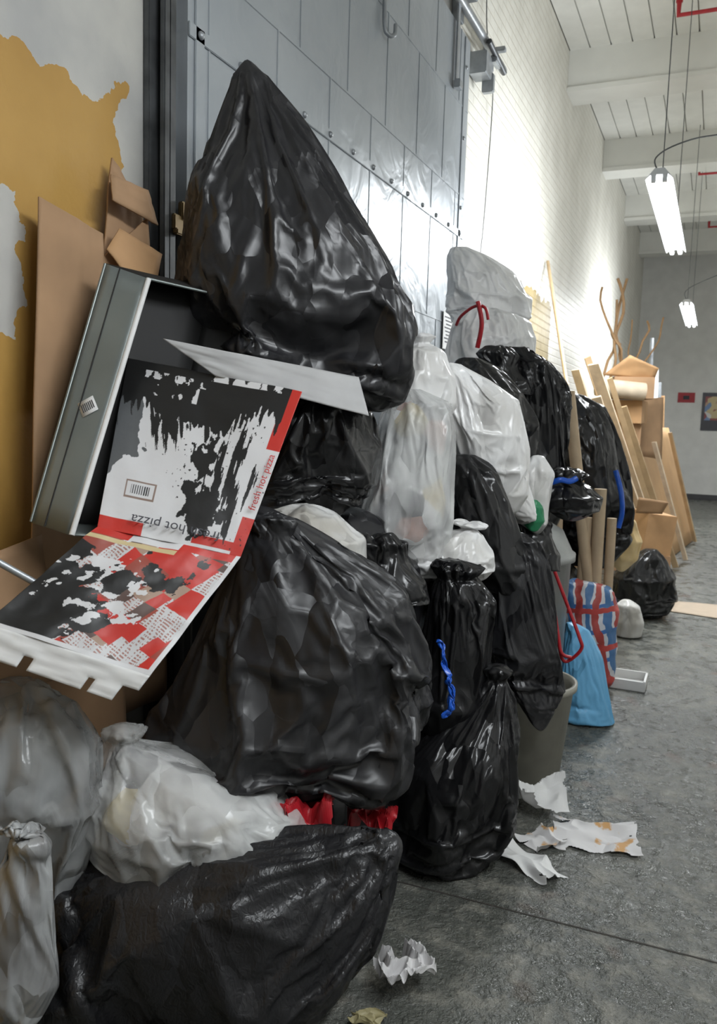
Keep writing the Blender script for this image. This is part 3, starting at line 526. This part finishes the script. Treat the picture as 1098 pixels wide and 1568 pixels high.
sheet("flap",[(-.60,7.5,.76),(-.38,7.45,.77),(-.33,7.42,.88),(-.58,7.46,.90)],M_card,6,6,.004,.004,3,bx)
br_=empty("dry_branches",(-1.1,9.6,2.6)); M_br=simple("branch_bark",(.36,.22,.11),.7)
for k in range(8):
    p=Vector((-1.2+.05*k,9.4+.1*k,1.95)); pts=[p]; dx_=random.uniform(-.05,.05)
    for j in range(6): p=p+Vector((dx_+random.uniform(-.07,.07),random.uniform(-.1,.1),random.uniform(.08,.22)*(1.3-.08*k))); pts.append(p)
    tube("branch_%d"%(k+1),smooth_pts(pts,2),.016-.001*k,M_br,br_)
pp=empty("standing_pipes",(-.83,12,1.3))
for i,(xx,yy,h,r,m) in enumerate([(-1.0,13.3,2.85,.03,M_dark),(-.92,13.4,2.4,.04,M_wallw),(-.86,13.5,2.2,.03,M_steel),(-.82,13.6,2.0,.045,M_card2),(-1.1,13.5,2.3,.04,M_steel)]):
    tube("pipe_%d"%(i+1),[(xx+.1,yy,.01),(xx,yy,h)],r,m,pp)
boxes("white_tray",[((-.37,4.93,.006),(.20,.22,.01)),((-.37,4.825,.03),(.20,.012,.055)),((-.37,5.035,.03),(.20,.012,.055)),((-.464,4.93,.03),(.012,.22,.055)),((-.276,4.93,.03),(.012,.22,.055))],simple("white_plastic_tray",(.66,.66,.64),.45,var=.04))
sheet("floor_cardboard",[(-.30,7.12,.006),(.55,6.95,.006),(.60,7.65,.006),(-.26,7.55,.006)],simple("pale_cardboard",(.46,.37,.28),.7,var=.06),8,8,.005,.003,2)
def plaid():
    m,nt,bs=mat("plaid_weave"); c0=coords(nt); bs.inputs["Roughness"].default_value=.5
    nz=N(nt,"ShaderNodeTexNoise",Scale=5.0,Detail=3.0); nt.links.new(c0,nz.inputs["Vector"])
    mx=N(nt,"ShaderNodeVectorMath",operation='MULTIPLY_ADD'); nt.links.new(nz.outputs["Color"],mx.inputs[0]); mx.inputs[1].default_value=(.12,.12,.12); nt.links.new(c0,mx.inputs[2])
    mp=N(nt,"ShaderNodeMapping"); mp.inputs["Rotation"].default_value=(0,.15,0); nt.links.new(mx.outputs[0],mp.inputs[0])
    sp=N(nt,"ShaderNodeSeparateXYZ"); nt.links.new(mp.outputs[0],sp.inputs[0])
    def st(o,f,ph,th):
        a=N(nt,"ShaderNodeMath",operation='MULTIPLY_ADD'); nt.links.new(o,a.inputs[0]); a.inputs[1].default_value=f; a.inputs[2].default_value=ph
        s=N(nt,"ShaderNodeMath",operation='SINE'); nt.links.new(a.outputs[0],s.inputs[0]); g=N(nt,"ShaderNodeMath",operation='GREATER_THAN'); nt.links.new(s.outputs[0],g.inputs[0]); g.inputs[1].default_value=th; return g.outputs[0]
    col=None; prev=(.62,.62,.64,1)
    for o,f,ph,th,cc in ((sp.outputs[2],40,1.,.88,(.05,.16,.42,1)),(sp.outputs[0],62,0.,.45,(.40,.06,.05,1)),(sp.outputs[0],62,2.9,.5,(.06,.16,.34,1)),(sp.outputs[2],30,3.6,.9,(.5,.06,.05,1))):
        x=N(nt,"ShaderNodeMix",data_type='RGBA'); nt.links.new(st(o,f,ph,th),x.inputs[0])
        if col is None: x.inputs[6].default_value=prev
        else: nt.links.new(col,x.inputs[6])
        x.inputs[7].default_value=cc; col=x.outputs[2]
    nt.links.new(col,bs.inputs["Base Color"]); return m
base,P=ico(5); me=base.copy(); rows=[(80,-50,10),(68,-62,40),(30,-62,48),(-20,-52,50),(-60,-40,52),(-115,-35,47),(-130,-20,35)]
Q,pol=bagshape(P,rows,.002928,.8); Q=Q@np.array([E1,E2,E3]); Q=Q*(1+.13*fbm(Q*7,4))[:,None]; Q[:,2]=np.maximum(Q[:,2],-.383); me.vertices.foreach_set("co",Q.ravel()); link("plaid_laundry_bag",me,plaid(),loc=(-.578,4.72,.387),smooth=True)
rs=empty("red_straps",(-.62,3.98,.6))
tube("strap_1",smooth_pts([(-.70,3.68,.90),(-.640,3.66,.72),(-.595,3.68,.56),(-.570,3.70,.45),(-.54,3.72,.44),(-.49,3.72,.50),(-.50,3.7,.56),(-.57,3.7,.72),(-.64,3.7,.88)],6),.008,M_red,rs)
tube("strap_2",smooth_pts([(-.67,3.68,.88),(-.62,3.68,.70),(-.59,3.68,.56),(-.57,3.68,.48),(-.53,3.7,.46)],6),.008,M_red,rs)
tube("tie",smooth_pts([(-1.30,4.24,2.01),(-1.26,4.19,2.05),(-1.18,4.15,2.09),(-1.12,4.13,2.08),(-1.10,4.13,2.02)],6),.008,M_red,wt_)
tube("tie_2",smooth_pts([(-1.155,4.12,2.11),(-1.13,4.12,2.0),(-1.15,4.13,1.88)],6),.012,M_red,wt_)
tube("tie",smooth_pts([(-.71,4.0,1.225),(-.67,3.99,1.24),(-.63,4.0,1.235),(-.60,4.02,1.25)],6),.014,M_bluedk,kt)
tube("blue_ribbon",smooth_pts([(-.54,5.12,1.24),(-.50,5.1,1.12),(-.485,5.1,1.0),(-.50,5.1,.9)],6),.016,M_bluedk)
def crumple(name,c,sx,sy,m,seed,amp=.03,fold=.0,rotz=0,n=40,fr=1.3):
    U,V=np.meshgrid(np.linspace(-.5,.5,n+1),np.linspace(-.5,.5,n+1)); U=U.ravel();V=V.ravel()
    z=amp*(1-2*abs(fbm(np.stack([U*fr,V*fr,U*0+seed],1),2)))+fold*abs(U)
    x=U*sx+.02*perlin(np.stack([U*3,V*3,U*0+seed+9],1)); y=V*sy+.02*perlin(np.stack([U*3,V*3,U*0+seed+5],1))
    z=np.maximum(z-z.min()-amp*.25,0); c_,s_=math.cos(rotz),math.sin(rotz); P=np.stack([x*c_-y*s_,x*s_+y*c_,z+.003],1)
    k=perlin(np.stack([U*5,V*5,U*0+seed+31],1)); edge=np.maximum(abs(U),abs(V))
    F=[]
    for j in range(n):
        for i in range(n):
            q=j*(n+1)+i
            if edge[q]+.25*k[q]<.52: F.append((q,q+1,q+n+2,q+n+1))
    me=bpy.data.meshes.new(name); me.from_pydata(P.tolist(),[],F)
    bm=bmesh.new(); bm.from_mesh(me); bmesh.ops.delete(bm,geom=[v for v in bm.verts if not v.link_faces],context='VERTS'); bm.to_mesh(me); bm.free()
    o=link(name,me,m,loc=c); s=o.modifiers.new("t",'SOLIDIFY'); s.thickness=.001; return o
M_stain=paper_mat("stained_paper",(.62,.61,.61),spots=(.55,.31,.12))
crumple("crumpled_paper",(-.30,2.98,0),.31,.24,M_stain,1.3,.025,rotz=.25,n=60)
crumple("crumpled_paper",(-.47,2.86,0),.15,.13,M_stain,4.3,.025,rotz=1)
crumple("crumpled_paper",(-.50,2.68,0),.26,.12,M_paper,7.1,.025,rotz=-.5)
crumple("crumpled_paper",(-.55,3.08,0),.24,.18,M_paper,2.2,.07,fold=.10,rotz=.4)
crumple("crumpled_paper",(-.66,1.91,0),.14,.13,M_stain,9.4,.06,rotz=.7,fr=2.2)
crumple("crumpled_paper",(-1.56,1.46,0),.14,.12,M_stain,12.4,.05,rotz=.2,fr=2)
crumple("crumpled_paper",(-1.40,1.46,0),.10,.09,M_paper,15.4,.02,rotz=.9)
crumple("yellow_wrapper",(-.69,1.755,0),.08,.05,simple("yellow_wrap",(.34,.30,.16),.5),21.4,.015,fr=2)
crumple("red_plastic_scrap",(-.93,1.83,.40),.18,.14,M_red,24.4,.07,rotz=.5,fr=2)
crumple("red_plastic_scrap",(-.80,2.0,.36),.14,.10,M_red,27.4,.05,fr=2)
# ------------------------------------------------------------------ camera
cd=bpy.data.cameras.new("camera"); cam=bpy.data.objects.new("camera",cd); COL.objects.link(cam); cam.location=(0,0,1.5)
cam.rotation_euler=[math.radians(a) for a in (83.5456,-1.708,23.536)]
cd.sensor_fit='VERTICAL'; cd.sensor_height=23.6; cd.lens=23.6*1600/2000; cd.clip_start=.05
cd.dof.use_dof=True; cd.dof.focus_distance=2.4; cd.dof.aperture_fstop=4.0
sc.camera=cam
sc.view_settings.view_transform='Standard'
